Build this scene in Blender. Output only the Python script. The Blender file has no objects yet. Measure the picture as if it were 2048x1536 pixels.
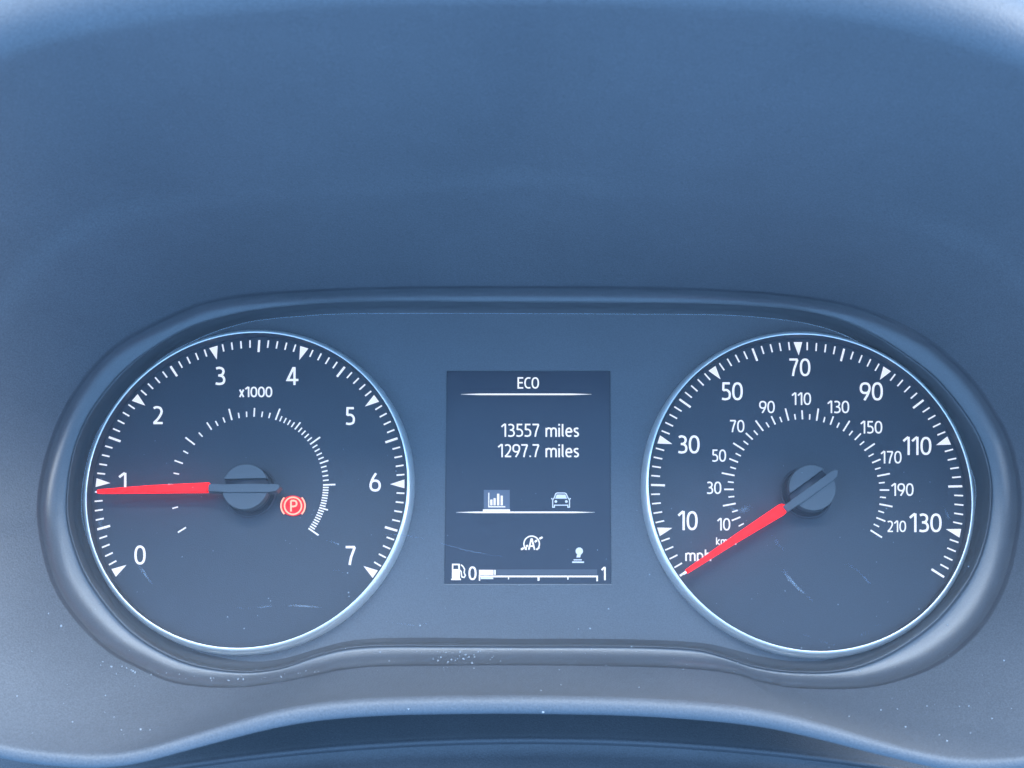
import bpy, bmesh, math, random
import numpy as np
from mathutils import Vector, Matrix
from mathutils.bvhtree import BVHTree

random.seed(7)
MM = 0.001
C = bpy.context.scene.collection
sc = bpy.context.scene
# The cluster is modelled in its own frame (mm): x right, y up along the face, z out towards the driver.
# TILT leans that frame back the way a dashboard cluster stands in a car.
TILT = Matrix.Rotation(math.radians(90 - 28), 4, 'X')

# ---------------------------------------------------------------- camera
A_HALF = 86.08                                   # half the distance between the two dial centres
CAM = Vector((-1.5506, -77.982, 387.1125)); RX, RY, RZ, FPX = .2809, .0074, .0058, 2545.1
RM = Matrix.Rotation(RZ, 3, 'Z') @ Matrix.Rotation(RY, 3, 'Y') @ Matrix.Rotation(RX, 3, 'X')
cd = bpy.data.cameras.new('camera'); cam = bpy.data.objects.new('camera', cd); C.objects.link(cam)
cd.sensor_width = 36; cd.lens = 36 * FPX / 2048; cd.clip_start = .01; cd.clip_end = 50
cam.matrix_world = Matrix.Translation(CAM * MM) @ RM.to_4x4()
cd.dof.use_dof = True; cd.dof.focus_distance = .405; cd.dof.aperture_fstop = 20
sc.camera = cam

def P(px, py, h=0.0):
    """point of the plane z = h that stands at this pixel of the 2048 x 1536 photograph"""
    d = RM @ Vector(((px - 1024) / FPX, -(py - 768) / FPX, -1)); t = (h - CAM.z) / d.z
    return CAM + d * t

# ---------------------------------------------------------------- world, window light and an added rim light
w = bpy.data.worlds.new('World'); sc.world = w; w.use_nodes = True
bg = w.node_tree.nodes['Background']; bg.inputs[0].default_value = (.225, .478, .89, 1); bg.inputs[1].default_value = 3.9
def lamp(name, loc, target, sx, sy, power, col):
    l = bpy.data.lights.new(name, 'AREA'); l.shape = 'RECTANGLE'; l.size = sx * MM; l.size_y = sy * MM
    l.energy = power; l.color = col
    o = bpy.data.objects.new(name, l); C.objects.link(o)
    o.location = Vector(loc) * MM
    o.rotation_euler = (Vector(target) - Vector(loc)).to_track_quat('-Z', 'Y').to_euler()
    return o
lamp('rear_left_window_light', (-560, 430, 600), (0, -20, 0), 460, 300, 2.2, (.80, .91, 1))
lamp('rear_right_window_light', (600, 430, 600), (0, -20, 0), 460, 300, 2.2, (.80, .91, 1))
lamp('roof_window_light', (0, 440, 640), (0, -20, 0), 620, 320, 10.0, (.82, .915, 1))  # added overhead lamp, placed to put highlights on the lower rim
lamp('passenger_window_light', (900, 150, 300), (-100, 0, 30), 260, 240, 20.0, (.92, .97, 1))
lamp('driver_window_light', (-850, 60, 520), (0, -10, 20), 380, 520, 2.2, (.92, .97, 1))
sc.view_settings.view_transform = 'Standard'; sc.view_settings.look = 'None'
sc.view_settings.exposure = 0; sc.view_settings.gamma = 1

# ---------------------------------------------------------------- materials
def pbr(name, col, rough=.5, metal=0, spec=.5, emit=None, es=0, grain=0, gscale=2500, mottle=0, coat=0, speck=.16):
    m = bpy.data.materials.new(name); m.use_nodes = True; nt = m.node_tree; b = nt.nodes['Principled BSDF']
    b.inputs['Base Color'].default_value = (*col, 1); b.inputs['Roughness'].default_value = rough
    b.inputs['Metallic'].default_value = metal; b.inputs['Specular IOR Level'].default_value = spec
    b.inputs['Coat Weight'].default_value = coat
    if emit: b.inputs['Emission Color'].default_value = (*emit, 1); b.inputs['Emission Strength'].default_value = es
    if grain or mottle:
        tc = nt.nodes.new('ShaderNodeTexCoord')
    if grain:
        n = nt.nodes.new('ShaderNodeTexNoise'); n.inputs['Scale'].default_value = gscale; n.inputs['Detail'].default_value = 3
        bp = nt.nodes.new('ShaderNodeBump'); bp.inputs['Strength'].default_value = grain; bp.inputs['Distance'].default_value = .0003
        nt.links.new(tc.outputs['Object'], n.inputs['Vector']); nt.links.new(n.outputs['Fac'], bp.inputs['Height'])
        nt.links.new(bp.outputs['Normal'], b.inputs['Normal'])
    if mottle:
        n2 = nt.nodes.new('ShaderNodeTexNoise'); n2.inputs['Scale'].default_value = 28; n2.inputs['Detail'].default_value = 6
        n2.inputs['Roughness'].default_value = .65
        mp = nt.nodes.new('ShaderNodeMapping'); mp.inputs['Scale'].default_value = (1, 2.2, 1)
        r = nt.nodes.new('ShaderNodeMapRange'); r.inputs[1].default_value = .3; r.inputs[2].default_value = .7
        r.inputs[3].default_value = 1 - mottle; r.inputs[4].default_value = 1 + mottle
        mx = nt.nodes.new('ShaderNodeMix'); mx.data_type = 'RGBA'; mx.blend_type = 'MULTIPLY'; mx.inputs[0].default_value = 1
        mx.inputs[6].default_value = (*col, 1)
        nt.links.new(tc.outputs['Object'], mp.inputs['Vector']); nt.links.new(mp.outputs[0], n2.inputs['Vector'])
        n3 = nt.nodes.new('ShaderNodeTexNoise'); n3.inputs['Scale'].default_value = 2400; n3.inputs['Detail'].default_value = 1
        r3 = nt.nodes.new('ShaderNodeMapRange'); r3.inputs[1].default_value = .3; r3.inputs[2].default_value = .7; r3.inputs[3].default_value = 1 - speck; r3.inputs[4].default_value = 1 + speck
        mm = nt.nodes.new('ShaderNodeMath'); mm.operation = 'MULTIPLY'
        nt.links.new(tc.outputs['Object'], n3.inputs['Vector']); nt.links.new(n3.outputs['Fac'], r3.inputs[0])
        nt.links.new(n2.outputs['Fac'], r.inputs[0]); nt.links.new(r.outputs[0], mm.inputs[0]); nt.links.new(r3.outputs[0], mm.inputs[1]); nt.links.new(mm.outputs[0], mx.inputs[7]); nt.links.new(mx.outputs[2], b.inputs['Base Color'])
    return m
M_HOOD = pbr('grained dashboard plastic', (.082, .088, .099), .5, spec=.4, grain=.45, gscale=1800, mottle=.05)
M_TRIM = pbr('satin surround plastic', (.054, .058, .067), .33, spec=.75, grain=.12, gscale=3000, mottle=.05)
M_RIDGE = pbr('dark gloss ridge plastic', (.05, .053, .06), .33, spec=.6)
M_PLATE = pbr('matt mask plastic', (.078, .083, .094), .5, spec=.4, grain=.2, gscale=3200, mottle=.05)
M_DIAL = pbr('dial print black', (.022, .025, .036), .42, spec=.5, grain=.12, gscale=3200, mottle=.06)
M_SCREEN = pbr('display black', (.02, .022, .035), .22, spec=.4)
M_CHROME = pbr('satin chrome', (.9, .89, .87), .28, metal=.75)
M_WALL = pbr('dark inner wall', (.035, .04, .055), .5)
M_CAP = pbr('needle cap plastic', (.06, .066, .074), .45, grain=.15, gscale=3000)
M_COL = pbr('steering column plastic', (.065, .07, .08), .6, grain=.5, gscale=2200, mottle=.1)
M_WHITE = pbr('backlit white print', (.35, .35, .35), .5, emit=(1, .90, .84), es=.74)
M_GREY = pbr('backlit grey print', (.35, .35, .36), .5, emit=(.9, .92, 1), es=.5)
M_DIM = pbr('dim lit display area', (.07, .08, .11), .3, emit=(.45, .45, .46), es=.06)
M_TRACK = pbr('dark fuel track', (.04, .044, .06), .3, emit=(.42, .45, .5), es=.035)
M_SCRW = pbr('display white pixels', (.3, .3, .3), .3, emit=(1, .89, .76), es=.85)
M_RED = pbr('lit red needle', (.2, .004, .004), .5, spec=.2, emit=(1, .004, .006), es=2.0)
M_TIP = pbr('white needle tip', (.8, .8, .8), .4, emit=(1, 1, 1), es=.3)
M_LAMP = pbr('lit red telltale', (.3, .05, .04), .4, emit=(1, .52, .34), es=1.25)
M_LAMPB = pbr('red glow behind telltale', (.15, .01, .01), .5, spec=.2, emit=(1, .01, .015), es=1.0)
M_DUST = pbr('pale dust', (.24, .26, .28), .8)

def lens_material():
    m = bpy.data.materials.new('hazed clear plastic'); m.use_nodes = True; nt = m.node_tree
    out = nt.nodes['Material Output']; nt.nodes.remove(nt.nodes['Principled BSDF'])
    v = nt.nodes.new('ShaderNodeVolumePrincipled')
    v.inputs['Color'].default_value = (.97, .98, 1, 1); v.inputs['Density'].default_value = 62; v.inputs['Anisotropy'].default_value = 0
    nt.links.new(v.outputs[0], out.inputs['Volume'])
    return m
M_LENS = lens_material()
def film(name, col, alpha):
    m = bpy.data.materials.new(name); m.use_nodes = True; b = m.node_tree.nodes['Principled BSDF']
    b.inputs['Base Color'].default_value = (*col, 1); b.inputs['Roughness'].default_value = .6; 
    nt = m.node_tree; tc = nt.nodes.new('ShaderNodeTexCoord'); n = nt.nodes.new('ShaderNodeTexNoise'); n.inputs['Scale'].default_value = 160; n.inputs['Detail'].default_value = 5
    r = nt.nodes.new('ShaderNodeMapRange'); r.inputs[1].default_value = .42; r.inputs[2].default_value = .75; r.inputs[3].default_value = 0; r.inputs[4].default_value = alpha
    nt.links.new(tc.outputs['Object'], n.inputs['Vector']); nt.links.new(n.outputs['Fac'], r.inputs[0]); nt.links.new(r.outputs[0], b.inputs['Alpha'])
    return m
M_SCR = film('faint wipe mark', (.6, .64, .68), .11)

# ---------------------------------------------------------------- builders (all coordinates in mm)
def empty(name, loc, label, cat, group=None):
    o = bpy.data.objects.new(name, None); C.objects.link(o); o.location = Vector(loc) * MM; o.empty_display_size = .01
    o['label'] = label; o['category'] = cat
    if group: o['group'] = group
    return o
def mesh(name, verts, faces, mat, parent=None, smooth=False, label=None):
    me = bpy.data.meshes.new(name); me.from_pydata([tuple(Vector(v) * MM) for v in verts], [], faces); me.update()
    if smooth: me.polygons.foreach_set('use_smooth', [True] * len(me.polygons))
    me.materials.append(mat)
    o = bpy.data.objects.new(name, me); C.objects.link(o)
    if parent:
        o.parent = parent; o.matrix_parent_inverse = Matrix.Translation(-world_loc(parent))
    if label: o['label'] = label
    return o
def world_loc(o):
    return o.location.copy() if o.type == 'EMPTY' else Vector((0, 0, 0))
class MB:
    def __init__(s): s.v = []; s.f = []
    def poly(s, pts): n = len(s.v); s.v += [Vector(p) for p in pts]; s.f.append(list(range(n, n + len(pts))))
    def prism(s, pts, z0, z1, inset=0):
        """solid between z0 and z1 over an outline given counter-clockwise; the top may be drawn in by inset"""
        n = len(s.v); k = len(pts); c = sum((Vector((p[0], p[1])) for p in pts), Vector((0, 0))) / k
        s.v += [Vector((p[0], p[1], z0)) for p in pts]
        if inset:
            s.v += [Vector((p[0], p[1], z1 - inset)) for p in pts]
            for p in pts:
                q = Vector((p[0], p[1])); d = (c - q); q = q + d.normalized() * min(inset, d.length * .5)
                s.v.append(Vector((q.x, q.y, z1)))
            L = 3
        else:
            s.v += [Vector((p[0], p[1], z1)) for p in pts]; L = 2
        for a in range(L - 1):
            for i in range(k):
                j = (i + 1) % k
                s.f.append([n + a * k + i, n + a * k + j, n + (a + 1) * k + j, n + (a + 1) * k + i])
        s.f.append([n + (L - 1) * k + i for i in range(k)])
        s.f.append([n + i for i in range(k)][::-1])
    def build(s, name, mat, parent=None, smooth=False, label=None): return mesh(name, s.v, s.f, mat, parent, smooth, label)
def lathe(prof, cx, cy, n=128):
    v = []; f = []
    for r, z in prof:
        for i in range(n):
            a = 2 * math.pi * i / n; v.append((cx + r * math.cos(a), cy + r * math.sin(a), z))
    for k in range(len(prof) - 1):
        for i in range(n):
            j = (i + 1) % n; f.append([k * n + i, k * n + j, (k + 1) * n + j, (k + 1) * n + i])
    return v, f
def catmull(pts, n=8, closed=False):
    out = []; m = len(pts); pts = [np.array(p, float) for p in pts]
    rng = range(m) if closed else range(m - 1)
    for i in rng:
        g = (lambda k: pts[k % m]) if closed else (lambda k: pts[min(max(k, 0), m - 1)])
        p0, p1, p2, p3 = g(i - 1), g(i), g(i + 1), g(i + 2)
        for s in range(n):
            t = s / n
            out.append(.5 * (2 * p1 + (p2 - p0) * t + (2 * p0 - 5 * p1 + 4 * p2 - p3) * t * t + (3 * p1 - p0 - 3 * p2 + p3) * t ** 3))
    if not closed: out.append(pts[-1])
    return out
def ribbon(pts, wd, closed=False):
    """quads of a stroke of width wd along pts (2-D)"""
    pts = [np.array(p, float) for p in pts]; n = len(pts); L = []; R = []
    for i in range(n):
        a = pts[i - 1] if (i > 0 or closed) else None; b = pts[(i + 1) % n] if (i < n - 1 or closed) else None; p = pts[i]
        d1 = (p - a) if a is not None else (b - p); d2 = (b - p) if b is not None else d1
        if a is None: d1 = d2
        d1 = d1 / (np.hypot(*d1) + 1e-9); d2 = d2 / (np.hypot(*d2) + 1e-9)
        n1 = np.array((-d1[1], d1[0])); n2 = np.array((-d2[1], d2[0])); m = n1 + n2; m = m / (np.hypot(*m) + 1e-9)
        k = min(1 / max(m @ n1, .3), 2.2); ww = wd[i] if hasattr(wd, '__len__') else wd
        L.append(p + m * k * ww / 2); R.append(p - m * k * ww / 2)
    return [(L[i], R[i], R[(i + 1) % n], L[(i + 1) % n]) for i in range(n if closed else n - 1)]

# ---------------------------------------------------------------- lettering: centre lines in a unit box (y up), 's' smooth, 'l' straight, 'c' closed smooth
def ell(cx, cy, rx, ry, n=2.35, k=32):
    o = []
    for i in range(k):
        a = 2 * math.pi * i / k; c, s = math.cos(a), math.sin(a)
        o.append((cx + rx * math.copysign(abs(c) ** (2 / n), c), cy + ry * math.copysign(abs(s) ** (2 / n), s)))
    return o
G = {
 '0': (.58, [('c', ell(.5, .5, .5, .5))]),
 '1': (.36, [('l', [(-.12, .80), (.30, .93), (.80, 1.06)]), ('l', [(.86, 1.07), (.86, -.07)])]),
 '2': (.55, [('s', [(.04, .93), (.25, .99), (.5, 1.0), (.8, .93), (.93, .74), (.82, .52), (.5, .25), (.05, .0)]), ('l', [(0, 0), (1.06, 0)])]),
 '3': (.54, [('s', [(.04, .95), (.25, .995), (.48, 1), (.78, .93), (.89, .77), (.76, .60), (.5, .53), (.28, .525)]), ('s', [(.28, .525), (.52, .52), (.82, .45), (.98, .27), (.86, .07), (.5, 0), (.22, .005), (-.02, .04)])]),
 '4': (.62, [('l', [(.62, 1.05), (0, .25), (1.1, .25)]), ('l', [(.70, 1.07), (.70, -.07)])]),
 '5': (.53, [('l', [(.98, 1), (.16, 1), (.13, .54)]), ('s', [(.13, .55), (.4, .585), (.7, .55), (.93, .42), (.98, .27), (.88, .08), (.5, 0), (.22, .005), (-.02, .04)])]),
 '6': (.58, [('c', ell(.5, .30, .5, .30)), ('s', [(.0, .34), (.10, .55), (.30, .79), (.60, 1.05)])]),
 '7': (.53, [('l', [(-.08, 1), (1.0, 1)]), ('s', [(.98, 1), (.80, .74), (.55, .38), (.38, -.06)])]),
 '9': (.58, [('c', ell(.5, .70, .5, .30)), ('s', [(1.0, .66), (.90, .45), (.70, .21), (.40, -.05)])]),
 '.': (.10, [('l', [(.5, -.05), (.5, .08)])]),
 ' ': (.16, []),
 '/': (.30, [('l', [(-.1, -.08), (1.1, 1.08)])]),
 'E': (.44, [('l', [(1.08, 1), (.05, 1), (.05, 0), (1.08, 0)]), ('l', [(.05, .52), (.98, .52)])]),
 'C': (.46, [('s', [(1.06, .97), (.75, 1), (.4, .97), (.1, .8), (0, .5), (.1, .2), (.4, .03), (.75, 0), (1.06, .03)])]),
 'O': (.54, [('c', ell(.5, .5, .5, .5))]),
 'A': (.62, [('l', [(-.04, -.06), (.44, 1.02), (.56, 1.02), (1.04, -.06)]), ('l', [(.16, .32), (.84, .32)])]),
 'P': (.50, [('l', [(.02, -.06), (.02, 1)]), ('s', [(.02, 1), (.5, 1), (.85, .93), (1, .73), (.88, .52), (.5, .44), (.02, .44)])]),
 'm': (.78, [('l', [(.0, -.07), (.0, .72)]), ('s', [(0, .52), (.16, .68), (.34, .68), (.46, .62), (.5, .46)]), ('l', [(.5, .5), (.5, -.07)]), ('s', [(.5, .52), (.66, .68), (.84, .68), (.96, .62), (1., .46)]), ('l', [(1, .5), (1, -.07)])]),
 'i': (.05, [('l', [(.5, -.07), (.5, .74)]), ('l', [(.5, .92), (.5, 1.08)])]),
 'l': (.10, [('s', [(.3, 1.07), (.3, .5), (.3, .15), (.5, .03), (1.2, .0)])]),
 'e': (.42, [('s', [(.04, .37), (.98, .37), (.98, .5), (.8, .66), (.5, .69), (.15, .6), (0, .36), (.12, .08), (.5, -.01), (.98, .04)])]),
 's': (.34, [('s', [(.96, .64), (.6, .69), (.15, .63), (.06, .5), (.3, .38), (.7, .30), (.94, .18), (.8, .03), (.4, -.01), (0, .04)])]),
 'x': (.42, [('l', [(0, -.07), (1, .76)]), ('l', [(0, .76), (1, -.07)])]),
 'p': (.46, [('l', [(0, -.34), (0, .72)]), ('s', [(0, .55), (.3, .69), (.65, .67), (.95, .5), (.95, .2), (.65, .0), (.3, -.01), (0, .1)])]),
 'h': (.44, [('l', [(0, -.07), (0, 1.07)]), ('s', [(0, .5), (.3, .67), (.65, .68), (.92, .6), (1, .4)]), ('l', [(1, .44), (1, -.07)])]),
 'k': (.42, [('l', [(0, -.07), (0, 1.07)]), ('l', [(1, .76), (.12, .34), (1.04, -.07)])]),
}
def text(name, s, x0, x1, ybase, hpx, mat, parent, h=.12, weight=.135, gap=.075, label=None, slant=0):
    """lettering laid flat on the plane z = h; x0..x1, ybase and hpx are photograph pixels"""
    t = weight; total = sum(G[c][0] + t for c in s) + gap * (len(s) - 1)
    sx = (x1 - x0) / total; mb = MB(); x = 0; dz = 0
    for c in s:
        wd, strokes = G[c]
        for kind, pts in strokes:
            if kind == 's': pts = catmull(pts, 6)
            q = [(x0 + (x + t / 2 + p[0] * wd + slant * p[1]) * sx, ybase - (t / 2 + p[1] * (1 - t)) * hpx) for p in pts]
            dz += .006
            for quad in ribbon(q, t * (sx + hpx) / 2, kind == 'c'):
                mb.poly([P(a[0], a[1], h + dz % .05) for a in quad][::-1])
        x += wd + t + gap
    return mb.build(name, mat, parent, label=label)
def strokes_px(mb, pts, wd, h, closed=False):
    for quad in ribbon(pts, wd, closed): mb.poly([P(a[0], a[1], h) for a in quad][::-1])
def rect_px(mb, x0, y0, x1, y1, h): mb.poly([P(x0, y1, h), P(x1, y1, h), P(x1, y0, h), P(x0, y0, h)])

# ---------------------------------------------------------------- outlines traced on their own planes (px, py)
ZA = 12.0
st = [ # A lip, R ridge, B plate edge
 ((1024,571),(1024,606),(1024,626)), ((1250,572),(1250,607),(1250,627)), ((1445,578),(1445,610),(1445,629)), ((1589,589),(1585,620),(1578,640)),
 ((1698,607),(1679,641),(1663,659)), ((1776,634),(1753,676),(1735,693)), ((1835,663),(1815,716),(1796,737)), ((1893,704),(1869,759),(1846,782)),
 ((1951,763),(1915,812),(1889,841)), ((1998,833),(1950,865),(1922,895)), ((2028,899),(1971,920),(1944,940)), ((2044,997),(1980,985),(1953,985)),
 ((2034,1096),(1970,1070),(1944,1055)), ((2006,1189),(1940,1150),(1915,1130)), ((1957,1266),(1885,1225),(1862,1195)), ((1886,1326),(1820,1280),(1800,1250)),
 ((1809,1359),(1745,1322),(1732,1293)), ((1724,1377),(1670,1342),(1662,1318)), ((1599,1377),(1580,1343),(1592,1322)), ((1524,1365),(1505,1332),(1520,1312)),
 ((1474,1350),(1449,1314),(1460,1297)), ((1400,1340),(1392,1299),(1400,1285)), ((1300,1335),(1290,1293),(1290,1279)), ((1160,1332),(1160,1292),(1160,1277)),
 ((1024,1331),(1024,1292),(1024,1277)), ((880,1332),(880,1291),(880,1275)), ((750,1334),(760,1291),(760,1276)), ((675,1342),(690,1297),(690,1283)),
 ((630,1352),(630,1312),(635,1297)), ((550,1367),(560,1336),(560,1318)), ((460,1376),(480,1343),(490,1322)), ((350,1367),(385,1328),(395,1303)),
 ((275,1337),(310,1295),(325,1270)), ((210,1300),(250,1250),(275,1225)), ((145,1235),(200,1190),(228,1175)), ((100,1160),(165,1130),(190,1118)),
 ((76,1060),(140,1050),(165,1045)), ((75,985),(138,980),(163,980)), ((93,900),(150,905),(176,912)), ((128,814),(175,841),(199,855)),
 ((179,738),(210,788),(232,812)), ((237,684),(253,740),(275,760)), ((300,648),(304,700),(322,716)), ((362,619),(372,660),(388,680)),
 ((421,599),(441,637),(452,655)), ((519,585),(530,619),(530,638)), ((675,576),(675,606),(675,627)), ((831,572),(831,604),(831,626)) ]
NS = 6
def loop(k, z): return [P(p[0], p[1], z) for p in catmull([s[k] for s in st], NS, True)]
LA, LR, LB = loop(0, ZA), loop(1, 5.0), loop(2, 0.0)
N = len(LA)
i_right, i_bottom, i_left = 11 * NS, 24 * NS, 37 * NS
# the front edge of the hood: px, py, depth of the edge there
top_edge = [(1024,14,150),(1424,22,150),(1624,36,148),(1824,70,144),(2048,145,136),(2230,260,125),(2330,480,105),(2360,760,80)]
right_low = [(2370,960,68),(2350,1200,58),(2280,1400,52),(2170,1490,48),(2048,1510,44),(1949,1516,42),(1874,1509,41),(1774,1484,39),(1674,1454,38),(1574,1426,37),(1474,1409,36),(1274,1394,35)]
low_left = [(1024,1389,35),(800,1392,35),(650,1401,36),(550,1418,37),(475,1440,37),(375,1470,38),(275,1500,40),(200,1508,41),(100,1501,43),(0,1487,45),(-140,1440,50),(-250,1300,56),(-310,1120,62)]
left_up = [(-325,930,70),(-310,760,82),(-270,480,105),(-150,240,125),(0,125,136),(250,62,144),(500,30,148),(750,17,150)]
def resample(pts, n):
    q = catmull(pts, 24); q = np.array(q); s = np.r_[0, np.cumsum(np.hypot(np.diff(q[:, 0]), np.diff(q[:, 1])))]
    t = np.linspace(0, s[-1], n + 1)[:-1]
    return [tuple(np.interp(v, s, q[:, k]) for k in range(3)) for v in t]
L1 = resample(top_edge + right_low[:1], i_right) + resample(right_low + low_left[:1], i_bottom - i_right) \
   + resample(low_left + left_up[:1], i_left - i_bottom) + resample(left_up + top_edge[:1], N - i_left)
LL = [P(*p) for p in L1]
def smooth_loop(L, it=6):
    for _ in range(it): L = [(L[i - 1] + L[i] * 2 + L[(i + 1) % len(L)]) / 4 for i in range(len(L))]
    return L
LL = smooth_loop(LL, 8)
topw = [max(0, math.cos(2 * math.pi * i / N)) ** .5 for i in range(N)]          # 1 at the top, 0 from the sides down

def grid(rows, closed=True):
    n = len(rows[0]); v = [p for r in rows for p in r]; f = []
    for k in range(len(rows) - 1):
        for i in range(n if closed else n - 1):
            j = (i + 1) % n; f.append((k * n + i, k * n + j, (k + 1) * n + j, (k + 1) * n + i))
    return v, f
def split_grid(rows, pieces, mat, parent):
    """one smooth sheet cut into parts that keep the sheet's normals; pieces: (name, keep(row, column), label)"""
    v, f = grid(rows); n = len(rows[0])
    me = bpy.data.meshes.new('tmp'); me.from_pydata([tuple(p * MM) for p in v], [], f); me.update()
    nr = [Vector(x.vector) for x in me.vertex_normals]
    out = []
    for name, keep, label in pieces:
        ff = [q for k, q in enumerate(f) if keep(k // n, k % n)]
        used = sorted({a for q in ff for a in q}); ix = {a: b for b, a in enumerate(used)}
        o = mesh(name, [v[a] for a in used], [[ix[a] for a in q] for q in ff], mat, parent, True, label)
        o.data.normals_split_custom_set_from_vertices([nr[a] for a in used]); out.append(o)
    bpy.data.meshes.remove(me)
    return out

# ---------------------------------------------------------------- dashboard hood
hood = empty('dashboard_hood', (0, 60, 20), 'dark grained plastic hood and lower panel framing the whole instrument cluster', 'dashboard hood')
rows = []
NT = 40
ts = [0, .004, .010, .018] + [.03 + .97 * (k / NT) for k in range(NT + 1)]
for t in ts:
    r = []
    for i in range(N):
        a, l = LA[i], LL[i]; p = a.lerp(l, t)
        out = Vector((l.x - a.x, l.y - a.y, 0)); out = out.normalized() if out.length > 1e-6 else Vector((0, 1, 0))
        bulge = 4 * t * (1 - t)
        p = p + out * (bulge * (5.0 * topw[i] + 1.5))
        p = p + out * topw[i] * 1.3 * (1 / (1 + math.exp(-(t - .40) / .012)) - 1 / (1 + math.exp(-(t - .62) / .10)))   # soft crease added to stand for a faint reflection arc under the hood
        r.append(p)
    rows.append(r)
n_funnel = len(rows) - 1
for k in range(1, 15):
    r = []
    for i in range(N):
        T = (LL[i] - rows[n_funnel - 3][i]).normalized(); tan = (LL[(i + 1) % N] - LL[i - 1]).normalized()
        O = T.cross(tan); O = O if O.dot(Vector((LL[i].x, LL[i].y, 0))) > 0 else -O
        rad = 2.5 + 7.0 * topw[i]; ph = math.radians(min(k, 12) / 12 * (178 - 50 * topw[i]))
        p = LL[i] + (T * math.sin(ph) + O * (1 - math.cos(ph))) * rad
        if k > 12: p = p + (T * math.cos(ph) + O * math.sin(ph)) * (k - 12) * (14 + 40 * topw[i])
        r.append(p)
    rows.append(r)
def upper(c): return c < i_right or c >= i_left
hood_parts = split_grid(rows, [
    ('hood_underside', lambda r, c: r < n_funnel and upper(c), 'smooth dark underside of the hood above the dials'),
    ('lower_panel', lambda r, c: r < n_funnel and not upper(c), 'dusty lower panel under the dials'),
    ('hood_front_edge', lambda r, c: r >= n_funnel and upper(c), 'blurred rounded front edge of the hood'),
    ('lower_front_edge', lambda r, c: r >= n_funnel and not upper(c), 'pale rounded wavy edge of the lower panel')], M_HOOD, hood)

# ---------------------------------------------------------------- steering column cover below
colc = empty('steering_column_cover', (0, -90, 5), 'dark plastic steering column cover in the shadow below the wavy panel edge', 'column cover')
def colrow(dy, z): return [P(x, 1476 + dy + .000105 * (x - 1060) ** 2 * 1.0, z) for x in range(-200, 2300, 50)]
rows_c = [colrow(-120, -6), colrow(-60, 2), colrow(-12, 6.5), colrow(-5, 8.2), colrow(0, 9.0), colrow(6, 9.2), colrow(9, 8.6), colrow(12, 6.6), colrow(15, 6.2), colrow(40, 8), colrow(90, 12), colrow(200, 20)]
v, f = grid(rows_c, False)
nn = len(rows_c[0])
mesh('upper_shell', v, [q[::-1] for k, q in enumerate(f) if k // (nn - 1) < 7], M_COL, colc, True)
mesh('front_shell', v, [q[::-1] for k, q in enumerate(f) if k // (nn - 1) >= 7], M_COL, colc, True)

# ---------------------------------------------------------------- cluster housing: surround channel and mask plate
house = empty('cluster_housing', (0, 0, 0), 'dark waisted housing with channelled rim and flat mask around both dials', 'cluster housing')
def mixrow(f1, z, a=LA, b=LR): return [Vector((*(a[i].lerp(b[i], f1)).xy, z)) for i in range(N)]
rows = [LA, mixrow(.03, 11.6), mixrow(.07, 10.6), mixrow(.13, 9.2), mixrow(.22, 8.1), mixrow(.34, 7.3), mixrow(.48, 6.5), mixrow(.64, 6.0), mixrow(.78, 5.65), mixrow(.88, 5.45), mixrow(.93, 5.45), mixrow(.96, 5.85),
        mixrow(1, 6.0), mixrow(.05, 5.8, LR, LB), mixrow(.14, 4.6, LR, LB), mixrow(.24, 2.6, LR, LB), mixrow(.40, 1.2, LR, LB), mixrow(.7, .3, LR, LB), mixrow(.94, -.3, LR, LB), mixrow(1.0, -.46, LR, LB)]
rows = [r[::-1] for r in rows]; rows = [r for r in rows]
split_grid(rows[::-1][::-1], [('rim_wall', lambda r, c: r < 10, 'sloping outer wall of the rim'), ('rim_ridge', lambda r, c: r >= 10, 'thin raised ridge beside the mask plate')], M_TRIM, house)[1].data.materials[0] = M_RIDGE
SX0, SY0, SX1, SY1 = 891, 741, 1222, 1168
scr = [P(888, 1168, -.5), P(1223, 1168, -.5), P(1221, 741, -.5), P(893, 741, -.5)]
def fill(loops, z, name, mat, parent, label=None):
    bm = bmesh.new()
    for lp in loops:
        vs = [bm.verts.new((p[0] * MM, p[1] * MM, z * MM)) for p in lp]
        for i in range(len(vs)): bm.edges.new((vs[i - 1], vs[i]))
    bmesh.ops.triangle_fill(bm, use_beauty=True, use_dissolve=False, edges=bm.edges[:])
    for fc in bm.faces:
        if fc.normal.z < 0: fc.normal_flip()
    me = bpy.data.meshes.new(name); bm.to_mesh(me); bm.free(); me.materials.append(mat)
    o = bpy.data.objects.new(name, me); C.objects.link(o); o.parent = parent; o.matrix_parent_inverse = Matrix.Translation(-world_loc(parent))
    if label: o['label'] = label
    return o
circ = lambda cx, r, n=96: [(cx + r * math.cos(2 * math.pi * i / n), r * math.sin(2 * math.pi * i / n)) for i in range(n)]
fill([LB, circ(-A_HALF, 49.6), circ(A_HALF, 49.6), scr], -.5, 'mask_plate', M_PLATE, house, 'flat matt mask between and around the dials')

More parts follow.
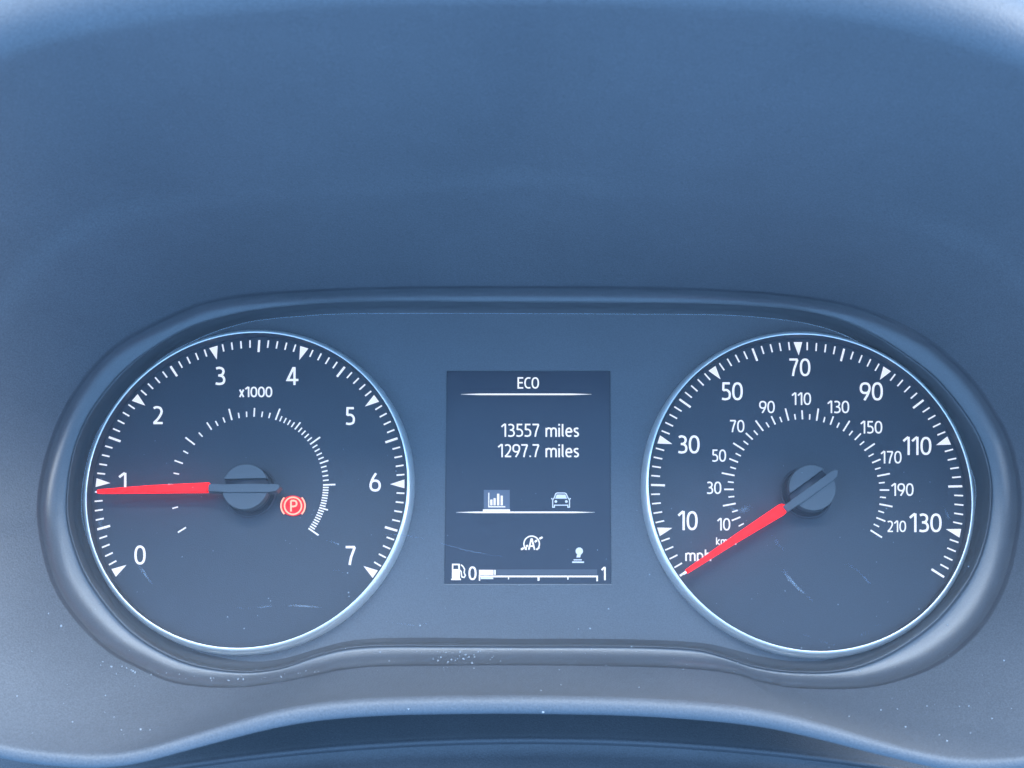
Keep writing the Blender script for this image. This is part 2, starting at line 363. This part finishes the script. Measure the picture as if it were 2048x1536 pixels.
# ---------------------------------------------------------------- gauges
def arc_tick(mb, cx, ang, r0, r1, wd, z0=.0, z1=.14):
    a = math.radians(ang); u = Vector((math.sin(a), math.cos(a))); n = Vector((u.y, -u.x)); c = Vector((cx, 0))
    q = [c + u * r0 - n * wd / 2, c + u * r0 + n * wd / 2, c + u * r1 + n * wd / 2, c + u * r1 - n * wd / 2]
    mb.prism([(p.x, p.y) for p in q], z0, z1)
tick_mesh = {}
def tick(name, par, cx, ang, r0, r1, wd, tri=False):
    """each mark is an object; alike marks share one mesh and turn about the dial's centre"""
    key = (name, r0, r1, wd)
    if key not in tick_mesh:
        mb = MB()
        if tri: mb.prism([(0, r0), (wd / 2, r1), (-wd / 2, r1)], 0, .16)
        else: mb.prism([(-wd / 2, r0), (wd / 2, r0), (wd / 2, r1), (-wd / 2, r1)], 0, .14)
        me = bpy.data.meshes.new(name); me.from_pydata([tuple(v * MM) for v in mb.v], [], mb.f); me.materials.append(M_WHITE); tick_mesh[key] = me
    o = bpy.data.objects.new(name, tick_mesh[key]); C.objects.link(o); o.parent = par
    o.rotation_euler = (0, 0, -math.radians(ang))
def gauge(name, cx, label):
    g = empty(name, (cx, 0, 0), label, name)
    v, f = lathe([(.01, 0), (16, 0), (33, 0), (49.0, 0)], cx, 0); mesh('dial_face', v, f, M_DIAL, g)
    v, f = lathe([(49.0, 0), (49.05, 2), (49.1, 4.1)], cx, 0); mesh('inner_wall', v, f, M_WALL, g, True)
    v, f = lathe([(49.1, 4.1), (49.13, 4.35), (49.25, 4.45), (49.45, 4.42), (49.9, 4.15), (50.35, 3.5), (50.7, 2.6), (50.98, 1.5), (51.1, -.6)], cx, 0)
    mesh('chrome_ring', v, f, M_CHROME, g, True)
    return g
SW = 247.46
tach = gauge('tachometer', -A_HALF, 'round rev counter marked x1000, its red needle just below 1')
for k in range(71):
    ang = (k / 70 - .5) * SW
    if k % 10 == 0: tick('triangle_marker', tach, 0, ang, 43.5, 47.9, 2.75, True)
    elif k % 5 == 0: tick('half_mark', tach, 0, ang, 44.0, 48.0, .68)
    else: tick('fine_mark', tach, 0, ang, 45.55, 48.0, .46)
inner = [(-123.6, 'm'), (-105.8, 's'), (-88.2, 'm'), (-79.5, 's'), (-70.6, 'm'), (-61.8, 's'), (-53.2, 'l'), (-44.5, 's'), (-35.6, 'm'), (-29.8, 's'), (-23.8, 's'),
         (-18, 'l'), (-12.1, 's'), (-6.1, 's'), (-.3, 'm'), (5.8, 's'), (11.6, 's')]
inner += [(17.3 + 3.52 * k, 'l' if k % 10 == 0 else 'm' if k % 5 == 0 else 's') for k in range(20)]
inner += [(87.7 + 2.01 * k, 'l' if k in (0, 18) else 'm' if k == 9 else 's') for k in range(19)]
for ang, kind in inner: tick('inner_scale_mark', tach, 0, ang, 22.68, {'s': 24.45, 'm': 25.5, 'l': 26.5}[kind], {'s': .40, 'm': .44, 'l': .48}[kind])
for s_, x0, x1, yb, hh in [('0', 269, 291, 1129.5, 39), ('1', 237.5, 254.5, 982.5, 37), ('2', 304.5, 326.5, 848.5, 36.5), ('3', 429.5, 451, 770.3, 37), ('4', 573, 597, 770.3, 36.5),
                      ('5', 690.5, 710, 850.3, 36.5), ('6', 739, 761.5, 983.4, 37.8), ('7', 690.5, 712, 1130.5, 39)]:
    text('numeral', s_, x0, x1, yb, hh, M_WHITE, tach)
text('multiplier_text', 'x1000', 478, 544.5, 794.6, 21.5, M_WHITE, tach, weight=.16, gap=.07)

speedo = gauge('speedometer', A_HALF, 'round speedometer in mph and km/h, its red needle resting on zero')
for k in range(71):
    ang = (k / 70 - .5) * SW; v_ = k * 2
    if v_ % 20 == 10: tick('triangle_marker', speedo, 0, ang, 43.5, 47.9, 2.75, True)
    elif v_ % 20 == 0: tick('half_mark', speedo, 0, ang, 43.7, 48.0, .64)
    else: tick('fine_mark', speedo, 0, ang, 45.3, 48.0, .44)
for k in range(5, 221, 5):
    kind = 's' if k % 10 else ('m' if k % 20 else 'l')
    tick('inner_scale_mark', speedo, 0, (k - 110) * 1.1235, 22.5, {'s': 24.3, 'm': 25.4, 'l': 26.5}[kind], {'s': .40, 'm': .46, 'l': .48}[kind])
for s_, x0, x1, yb, hh in [('70', 1578, 1620.5, 752.6, 36), ('50', 1442.5, 1485.3, 800.8, 36.6), ('30', 1355, 1399, 907.2, 36.8), ('10', 1356, 1395, 1060.7, 38.8), ('90', 1719.5, 1765.5, 801.3, 37),
                      ('110', 1806, 1862.5, 910.2, 36.8), ('130', 1819, 1883, 1064.6, 38)]:
    text('numeral', s_, x0, x1, yb, hh, M_WHITE, speedo, gap=.09)
for s_, x0, x1, yb, hh in [('10', 1434.5, 1460.4, 1061.2, 25.2), ('30', 1413, 1442.5, 988.2, 25.3), ('50', 1423.5, 1452, 923.7, 25), ('70', 1459.3, 1488.6, 864.9, 25.3), ('90', 1518.3, 1549.4, 826.5, 25),
                      ('110', 1583.5, 1622, 810.2, 25.2), ('130', 1655, 1698.3, 826.5, 25.2), ('150', 1721, 1764.5, 867.2, 25.5), ('170', 1761.5, 1803, 927.2, 25.5), ('190', 1782.5, 1827, 992, 25.7), ('210', 1774, 1812, 1064.3, 23.2)]:
    text('small_numeral', s_, x0, x1, yb, hh, M_WHITE, speedo, gap=.09)
text('unit_text', 'km/h', 1432, 1472.5, 1089.8, 15.5, M_WHITE, speedo, weight=.15, gap=.09)
text('unit_text', 'mph', 1370.5, 1422.5, 1122.3, 23.5, M_WHITE, speedo, weight=.14, gap=.10)

# ---------------------------------------------------------------- needles
def needle(g, cx, outline, base, tail, hub_c, tipw):
    """red bar with a ridge along its back, round cap, and the bar that crosses the cap"""
    c = P(*hub_c, 8.0)
    mb = MB(); pts = [P(x, y, 7.0) for x, y in outline]; mb.prism([(p.x, p.y) for p in pts], 5.6, 7.3, inset=.28)
    nd = mb.build('needle', M_RED, g)
    tp = MB(); q = [P(x, y, 7.0) for x, y in tipw]; tp.prism([(p.x, p.y) for p in q], 5.9, 6.8); tp.build('needle_tip', M_TIP, nd)
    v, f = lathe([(8.1, 0.05), (8.0, .45), (7.8, .55), (7.3, .5), (7.2, .2)], c.x, c.y, 64); mesh('hub_collar', v, f, M_DIAL, g, True)
    v, f = lathe([(6.5, .5), (6.55, 6.3), (.01, 6.3)], c.x, c.y, 72); mesh('cap_shade_groove', v, f, M_WALL, g, True)  # dark disc shows as a groove, shaped in for the bar's shaded flank
    b = P(*base, 8.6); t = P(*tail, 8.6); d = (t - b).normalized(); n = Vector((-d.y, d.x, 0)); L = (t - b).length
    n = n if n.y > 0 else -n
    def seg(lo, hi, r):
        """outline of the disc between two chords lo < n < hi"""
        pts = []
        for i in range(96):
            a = 2 * math.pi * i / 96; q = Vector((math.cos(a) * r, math.sin(a) * r, 0)); k = q.dot(n)
            if k > hi or k < lo: continue
            pts.append(q)
        # start the outline after the gap so that it stays simple
        ang = [math.atan2(q.dot(n), q.dot(d)) for q in pts]
        return [c + q for _, q in sorted(zip(ang, pts), key=lambda z: z[0])]
    mb = MB(); mb.prism([(p.x, p.y) for p in seg(2.3, 99, 7.05)], 4.7, 7.9, inset=.22); cap = mb.build('needle_cap', M_CAP, g)
    mb = MB(); mb.prism([(p.x, p.y) for p in seg(-99, -1.45, 7.05)], 4.7, 8.0, inset=.18); mb.build('cap_half', M_CAP, cap)
    mb = MB()
    top = [(0, 1.1), (L - 1.8, 1.15), (L - .5, .9), (L, .2)]; bot = [(0, 1.05), (2.6, 1.15), (5.5, 1.4), (L - 3.2, 1.4), (L - 1.2, 1.1), (L, -.2)]
    out = [b + d * s_ + n * w_ for s_, w_ in top][::-1] + [b + d * s_ - n * w_ for s_, w_ in bot]
    if (out[1] - out[0]).cross(out[-1] - out[0]).z < 0: pass
    area = sum(out[i - 1].x * out[i].y - out[i].x * out[i - 1].y for i in range(len(out)))
    if area < 0: out = out[::-1]
    mb.prism([(p.x, p.y) for p in out], 4.7, 8.7, inset=.3); mb.build('cap_bar', M_CAP, cap)
needle(tach, -A_HALF, [(414.5, 984.2), (418.5, 965.3), (300, 970.5), (196, 979), (193.5, 981), (193.5, 985.5), (200, 986)][::-1], (416, 975.5), (561, 975), (490, 973), [(190, 984.5), (197, 984.5), (199, 980), (195, 981)])
needle(speedo, A_HALF, [(1371.5, 1138.8), (1372.5, 1143), (1376, 1146.3), (1474, 1085), (1568.5, 1029), (1574, 1023), (1574.6, 1016), (1570.5, 1009.5), (1563, 1007.5), (1556.5, 1010), (1465, 1072.5)], (1571, 1018), (1678, 941), (1625, 975), [(1366.5, 1146.8), (1369, 1149), (1377, 1143), (1374, 1140)])

# ---------------------------------------------------------------- parking brake telltale on the rev counter
def telltale():
    cx, cy = 586, 1011.6
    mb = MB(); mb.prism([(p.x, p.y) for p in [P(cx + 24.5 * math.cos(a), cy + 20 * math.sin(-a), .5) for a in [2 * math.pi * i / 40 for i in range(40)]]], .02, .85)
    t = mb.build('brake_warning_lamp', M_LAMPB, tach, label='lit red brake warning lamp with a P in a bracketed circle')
    mb = MB(); strokes_px(mb, [(cx + 17 * math.cos(2 * math.pi * i / 40), cy - 17 * math.sin(2 * math.pi * i / 40)) for i in range(40)], 3, .9, True); mb.build('circle_mark', M_LAMP, t)
    for sgn in (1, -1):
        mb = MB(); strokes_px(mb, [(cx + sgn * (24.0 * math.cos(a)), cy - 24.0 * math.sin(a)) for a in [math.radians(-44 + 88 * i / 14) for i in range(15)]], 3, .92); mb.build('bracket_mark', M_LAMP, t)
    o = text('letter_mark', 'P', 580, 595, 1023.5, 24, M_LAMP, t, .94, weight=.15)
telltale()

# ---------------------------------------------------------------- trip display
disp = empty('trip_display', P(1056, 955, -1), 'upright dark screen between the dials showing mileage, icons and fuel level', 'display')
HS = -1.1
mb = MB(); mb.poly([(p.x, p.y, -1.2) for p in scr]); mb.build('screen_panel', M_SCREEN, disp)
mb = MB()
for i in range(4):
    a, b = scr[i], scr[(i + 1) % 4]; mb.poly([(a.x, a.y, -1.2), (b.x, b.y, -1.2), (b.x, b.y, -.45), (a.x, a.y, -.45)])
for i in range(4):
    a, b = scr[i], scr[(i + 1) % 4]; c_ = sum(scr, Vector()) / 4
    oa, ob = a + (a - c_).normalized() * .35, b + (b - c_).normalized() * .35
    mb.poly([(a.x, a.y, -.45), (b.x, b.y, -.45), (ob.x, ob.y, -.42), (oa.x, oa.y, -.42)])
mb.build('screen_frame', M_TRIM, disp)
U = lambda x: 870 + x / 5.535
V1 = lambda y: 730 + y / 5.535
V2 = lambda y: 950 + y / 5.535
text('mode_text', 'ECO', 1034.5, 1078, 777.3, 23, M_SCRW, disp, HS, weight=.135, gap=.06, label='white ECO heading')
text('odometer_text', '13557', 1002.4, 1079, 873.8, 26.5, M_SCRW, disp, HS, weight=.13, gap=.085, label='total mileage 13557')
text('odometer_unit_text', 'miles', 1091, 1158.5, 873.8, 26, M_SCRW, disp, HS, weight=.13, gap=.09)
text('trip_text', '1297.7', 996, 1079, 914.6, 26.5, M_SCRW, disp, HS, weight=.13, gap=.075, label='trip distance 1297.7')
text('trip_unit_text', 'miles', 1091, 1158.5, 914.6, 26, M_SCRW, disp, HS, weight=.13, gap=.09)
for x0, x1, y in ((922, 1183, 788.6), (912, 1190, 1024.6)):
    mb = MB(); n = 14; xs = [x0 + (x1 - x0) * i / n for i in range(n + 1)]
    strokes_px(mb, [(x, y) for x in xs], [.3 + 3.0 * min(1, 2.2 * math.sin(math.pi * i / n)) for i in range(n + 1)], HS); mb.build('divider_line', M_SCRW, disp)
mb = MB(); rect_px(mb, U(540), V2(165), U(828), V2(380), HS); tile = mb.build('selected_tab', M_DIM, disp, label='pale square behind the bar chart icon')
mb = MB(); rect_px(mb, U(530), V2(380), U(830), V2(402), HS + .03); mb.build('tab_underline', M_SCRW, tile)
mb = MB()
for r in ((590, 195, 601, 358), (601, 346, 778, 358), (612, 272, 636, 336), (648, 257, 672, 336), (687, 207, 712, 336), (727, 228, 750, 336)):
    rect_px(mb, U(r[0]), V2(r[1]), U(r[2]), V2(r[3]), HS + .06)
mb.build('bar_chart_icon', M_SCRW, disp)
mb = MB(); Q = lambda l: [(U(a), V2(b)) for a, b in l]
strokes_px(mb, Q([(1303, 357), (1303, 275), (1320, 252), (1336, 207), (1352, 199), (1436, 199), (1452, 207), (1472, 252), (1489, 275), (1489, 357), (1470, 357), (1470, 334), (1322, 334), (1322, 357)]), 2.0, HS, True)
mb.poly([P(U(a), V2(b), HS + .02) for a, b in [(1330, 262), (1462, 262), (1443, 216), (1347, 216)]])
for cx in (1338, 1454): mb.poly([P(U(cx + 15 * math.cos(a)), V2(293 - 15 * math.sin(a)), HS + .03) for a in [2 * math.pi * i / 16 for i in range(16)]])
for a, b in (((1286, 262), (1300, 262)), ((1490, 262), (1503, 262))): strokes_px(mb, Q([a, b]), 2.6, HS + .01)
mb.build('car_icon', M_GREY, disp)
mb = MB(); strokes_px(mb, Q([(1070 + 86 * math.cos(math.radians(t)), 762 - 86 * math.sin(math.radians(t))) for t in range(-48, 229, 12)]), 2.6, HS)
for a, b in (((952, 826), (984, 806)), ((1008, 792), (1030, 778)), ((1104, 742), (1130, 722)), ((1156, 706), (1190, 688))): strokes_px(mb, Q([a, b]), 4.0, HS + .04)
for a, b in (((1008, 800), (1004, 830)), ((1122, 828), (1156, 800))): strokes_px(mb, Q([a, b]), 3.6, HS + .02)
stop = mb.build('stop_start_icon', M_SCRW, disp)
text('letter_mark', 'A', U(1032), U(1108), V2(832), 23.5, M_SCRW, stop, HS + .06, weight=.16)
mb = MB(); mb.poly([P(U(1597 + 41 * math.cos(a)), V2(843 - 41 * math.sin(a)), HS) for a in [2 * math.pi * i / 24 for i in range(24)]])
mb.poly([P(U(a), V2(b), HS + .02) for a, b in [(1564, 912), (1608, 912), (1616, 868), (1578, 868)]])
rect_px(mb, U(1535), V2(934), U(1625), V2(945), HS); rect_px(mb, U(1518), V2(957), U(1650), V2(973), HS); mb.build('gear_lever_icon', M_GREY, disp)
mb = MB()
for r in ((188, 982, 203, 1160), (258, 982, 275, 1160), (203, 982, 258, 999), (203, 1042, 258, 1160)): rect_px(mb, U(r[0]), V2(r[1]), U(r[2]), V2(r[3]), HS)
rect_px(mb, U(178), V2(1147), U(287), V2(1163), HS + .02)
strokes_px(mb, Q([(288, 992), (312, 1015), (328, 1045), (322, 1080), (336, 1112), (322, 1134), (298, 1128), (292, 1098), (290, 1068), (272, 1050)]), 2.4, HS + .03)
mb.build('fuel_pump_icon', M_SCRW, disp)
text('empty_mark_text', '0', U(372), U(458), V2(1165), 28, M_SCRW, disp, HS, weight=.15)
text('full_mark_text', '1', U(1842), U(1893), V2(1168), 27.5, M_SCRW, disp, HS, weight=.15)
mb = MB()
for r in ((500, 1113, 1786, 1132), (485, 1108, 500, 1170), (1786, 1113, 1803, 1175), (1135, 1132, 1157, 1170), (808, 1132, 820, 1156), (1465, 1132, 1478, 1158)):
    rect_px(mb, U(r[0]), V2(r[1]), U(r[2]), V2(r[3]), HS)
fg = mb.build('fuel_scale', M_SCRW, disp)
mb = MB(); rect_px(mb, U(487), V2(1050), U(648), V2(1106), HS); rect_px(mb, U(656), V2(1050), U(672), V2(1106), HS); mb.build('fuel_level_bar', M_SCRW, disp)
mb = MB(); rect_px(mb, U(505), V2(1134), U(645), V2(1152), HS); mb.build('reserve_bar', M_GREY, disp)
mb = MB(); rect_px(mb, U(680), V2(1045), U(1795), V2(1106), HS); mb.build('empty_level_bar', M_TRACK, disp)

# ---------------------------------------------------------------- clear cover over the dials
lens = empty('clear_cover', (0, 0, 10), 'clear plastic cover lying hazy over both dials and the display', 'cover')
ins = [Vector((*(LA[i].lerp(LR[i], .09)).xy, 0)) for i in range(N)]
bm = bmesh.new(); lo = [bm.verts.new((p.x * MM, p.y * MM, 9.7 * MM)) for p in ins]; hi = [bm.verts.new((p.x * MM, p.y * MM, 10.9 * MM)) for p in ins]
for i in range(N): bm.faces.new((lo[i - 1], lo[i], hi[i], hi[i - 1]))
bm.faces.new(hi); bm.faces.new(lo[::-1]); bmesh.ops.recalc_face_normals(bm, faces=bm.faces[:])
me = bpy.data.meshes.new('cover_sheet'); bm.to_mesh(me); bm.free(); me.materials.append(M_LENS)
o = bpy.data.objects.new('cover_sheet', me); C.objects.link(o); o.parent = lens; o.matrix_parent_inverse = Matrix.Translation(-world_loc(lens))

# ---------------------------------------------------------------- dust and wipe marks
bm = bmesh.new()
def speck(p, r, stretch=1, ang=0):
    m = Matrix.Translation(p * MM) @ Matrix.Rotation(ang, 4, 'Z') @ Matrix.Diagonal((r * MM * stretch, r * MM, r * MM * .5, 1))
    bmesh.ops.create_icosphere(bm, subdivisions=1, radius=1, matrix=m)
dg = bpy.context.evaluated_depsgraph_get(); dg.update()
def tree(o):
    vs = [v.co / MM for v in o.data.vertices]; return BVHTree.FromPolygons(vs, [p.vertices[:] for p in o.data.polygons])
trees = [tree(o) for o in hood_parts] + [tree(o) for o in house.children if o.name.startswith('rim')]
def on_surface(px, py, r, **k):
    d = (RM @ Vector(((px - 1024) / FPX, -(py - 768) / FPX, -1))).normalized(); best = None
    for t in trees:
        hit = t.ray_cast(CAM, d)
        if hit[0] is not None and (best is None or hit[3] < best[1]): best = (hit[0], hit[3])
    if best: speck(best[0] - d * r * .3, r, **k)
for x, y, r in [(122, 1252, .62), (281, 1459, .5), (97, 1227, .35), (34, 1392, .35), (1698, 1433, .3), (1762, 1420, .36), (1795, 1418, .3), (1854, 1412, .35), (1919, 1413, .3), (1938, 1412, .35), (1811, 1454, .42), (1879, 1470, .35), (1894, 1482, .42),
                (1984, 1437, .35), (1941, 1466, .3), (2008, 1321, .42), (1122, 1370, .3), (1278, 1375, .3), (1082, 1381, .3), (211, 1391, .3), (300, 1460, .28), (145, 1444, .35), (243, 1460, .3), (1086, 1424, .5), (817, 1418, .35), (512, 1340, .35), (1895, 1250, .4), (1720, 1342, .35)]:
    on_surface(x, y, r * .7)
for k in range(40): on_surface(random.gauss(170, 110) if k % 2 else random.gauss(1850, 120), random.uniform(1180, 1490), random.choice((.10, .13, .17)))
for k in range(46): on_surface(random.gauss(900, 60), random.uniform(1300, 1328), random.choice((.08, .12, .2, .3, .5)) * .55, stretch=random.uniform(1, 1.8), ang=random.uniform(0, 3))
for k in range(45): on_surface(random.uniform(660, 1500), random.uniform(1296, 1345), random.choice((.1, .13, .2)))
for k in range(34): x = random.uniform(200, 640); on_surface(x, 1352 + 10 * random.random() - .00045 * (x - 460) ** 2, random.choice((.12, .18, .26)), stretch=1.6, ang=random.uniform(0, 3))
for x, y, r in [(676, 1088, .42), (695, 1146, .42), (697, 1185, .42), (698, 1193, .3), (488, 1257, .32), (1343, 1017, .26), (1299, 1149, .4), (1180, 1257, .5), (1157, 1258, .32), (1217, 1218, .45), (1753, 1124, .26), (1577, 1161, .35),
                (1773, 1017, .4), (1195, 1100, .3), (840, 1251, .5), (792, 942, .3), (1838, 1218, .4), (455, 1234, .35), (541, 1202, .3), (1570, 1182, .3), (1603, 1296, .35), (1676, 1209, .35), (1658, 1295, .3), (1937, 1133, .42), (1263, 1293, .5), (1860, 964, .3)]:
    speck(P(x, y, 11.0), r * .62)
for k in range(90): speck(P(random.uniform(200, 1900), random.triangular(800, 1270, 1220), 11.0), random.choice((.06, .08, .11)), stretch=random.uniform(1, 2.5), ang=random.uniform(0, 3))
me = bpy.data.meshes.new('dust'); bm.to_mesh(me); bm.free(); me.materials.append(M_DUST)
dust = bpy.data.objects.new('dust', me); C.objects.link(dust); dust['kind'] = 'stuff'; dust['label'] = 'pale dust specks scattered over the cover and the lower panel'
mb = MB()
def streak(pts, wd):
    """a bundle of hair-thin strokes, as a cloth leaves them"""
    for j in range(max(3, int(wd * 1.6))):
        off = random.uniform(-wd / 2, wd / 2); sh = random.uniform(-3, 3)
        q = catmull([(p[0] + sh + off * .8, p[1] + off * .6) for p in pts], 5)
        a0 = random.randint(0, len(q) // 2); q = q[a0:a0 + random.randint(len(q) // 3, len(q))]
        if len(q) < 3: continue
        wj = random.uniform(.5, 1.6)
        strokes_px(mb, q, [wj * math.sin(math.pi * (i + .3) / (len(q) + .6)) + .05 for i in range(len(q))], 11.05 + .01 * len(mb.f) % .2)
streak([(276, 1128), (284, 1140), (292, 1152), (302, 1166)], 9); streak([(1548, 1072), (1556, 1086), (1563, 1100)], 9); streak([(1690, 1128), (1715, 1140), (1742, 1170)], 5)
streak([(1560, 1130), (1590, 1170), (1625, 1200)], 14); streak([(690, 1088), (740, 1072), (800, 1070), (850, 1078)], 2.2); streak([(1450, 1010), (1480, 1022), (1500, 1010)], 12)
streak([(1880, 1000), (1890, 1020), (1897, 1038)], 4); streak([(640, 1078), (662, 1083), (676, 1088)], 2.5);
streak([(450, 1212), (500, 1216), (560, 1210), (640, 1214)], 5); streak([(880, 1085), (940, 1102), (1000, 1112)], 2.2); streak([(665, 1140), (680, 1141), (694, 1146)], 3); streak([(1740, 1065), (1752, 1072), (1762, 1074)], 5)
streak([(205, 1035), (200, 1050), (215, 1060)], 9); streak([(1610, 1270), (1680, 1290), (1760, 1250)], 5); streak([(760, 1240), (820, 1250), (860, 1246)], 2.5)
mb.build('wipe_marks', M_SCR, lens)['kind'] = 'stuff'

# ---------------------------------------------------------------- lean the whole assembly back, camera and lamps with it
for o in list(sc.objects):
    if o.parent is None: o.matrix_world = TILT @ o.matrix_world
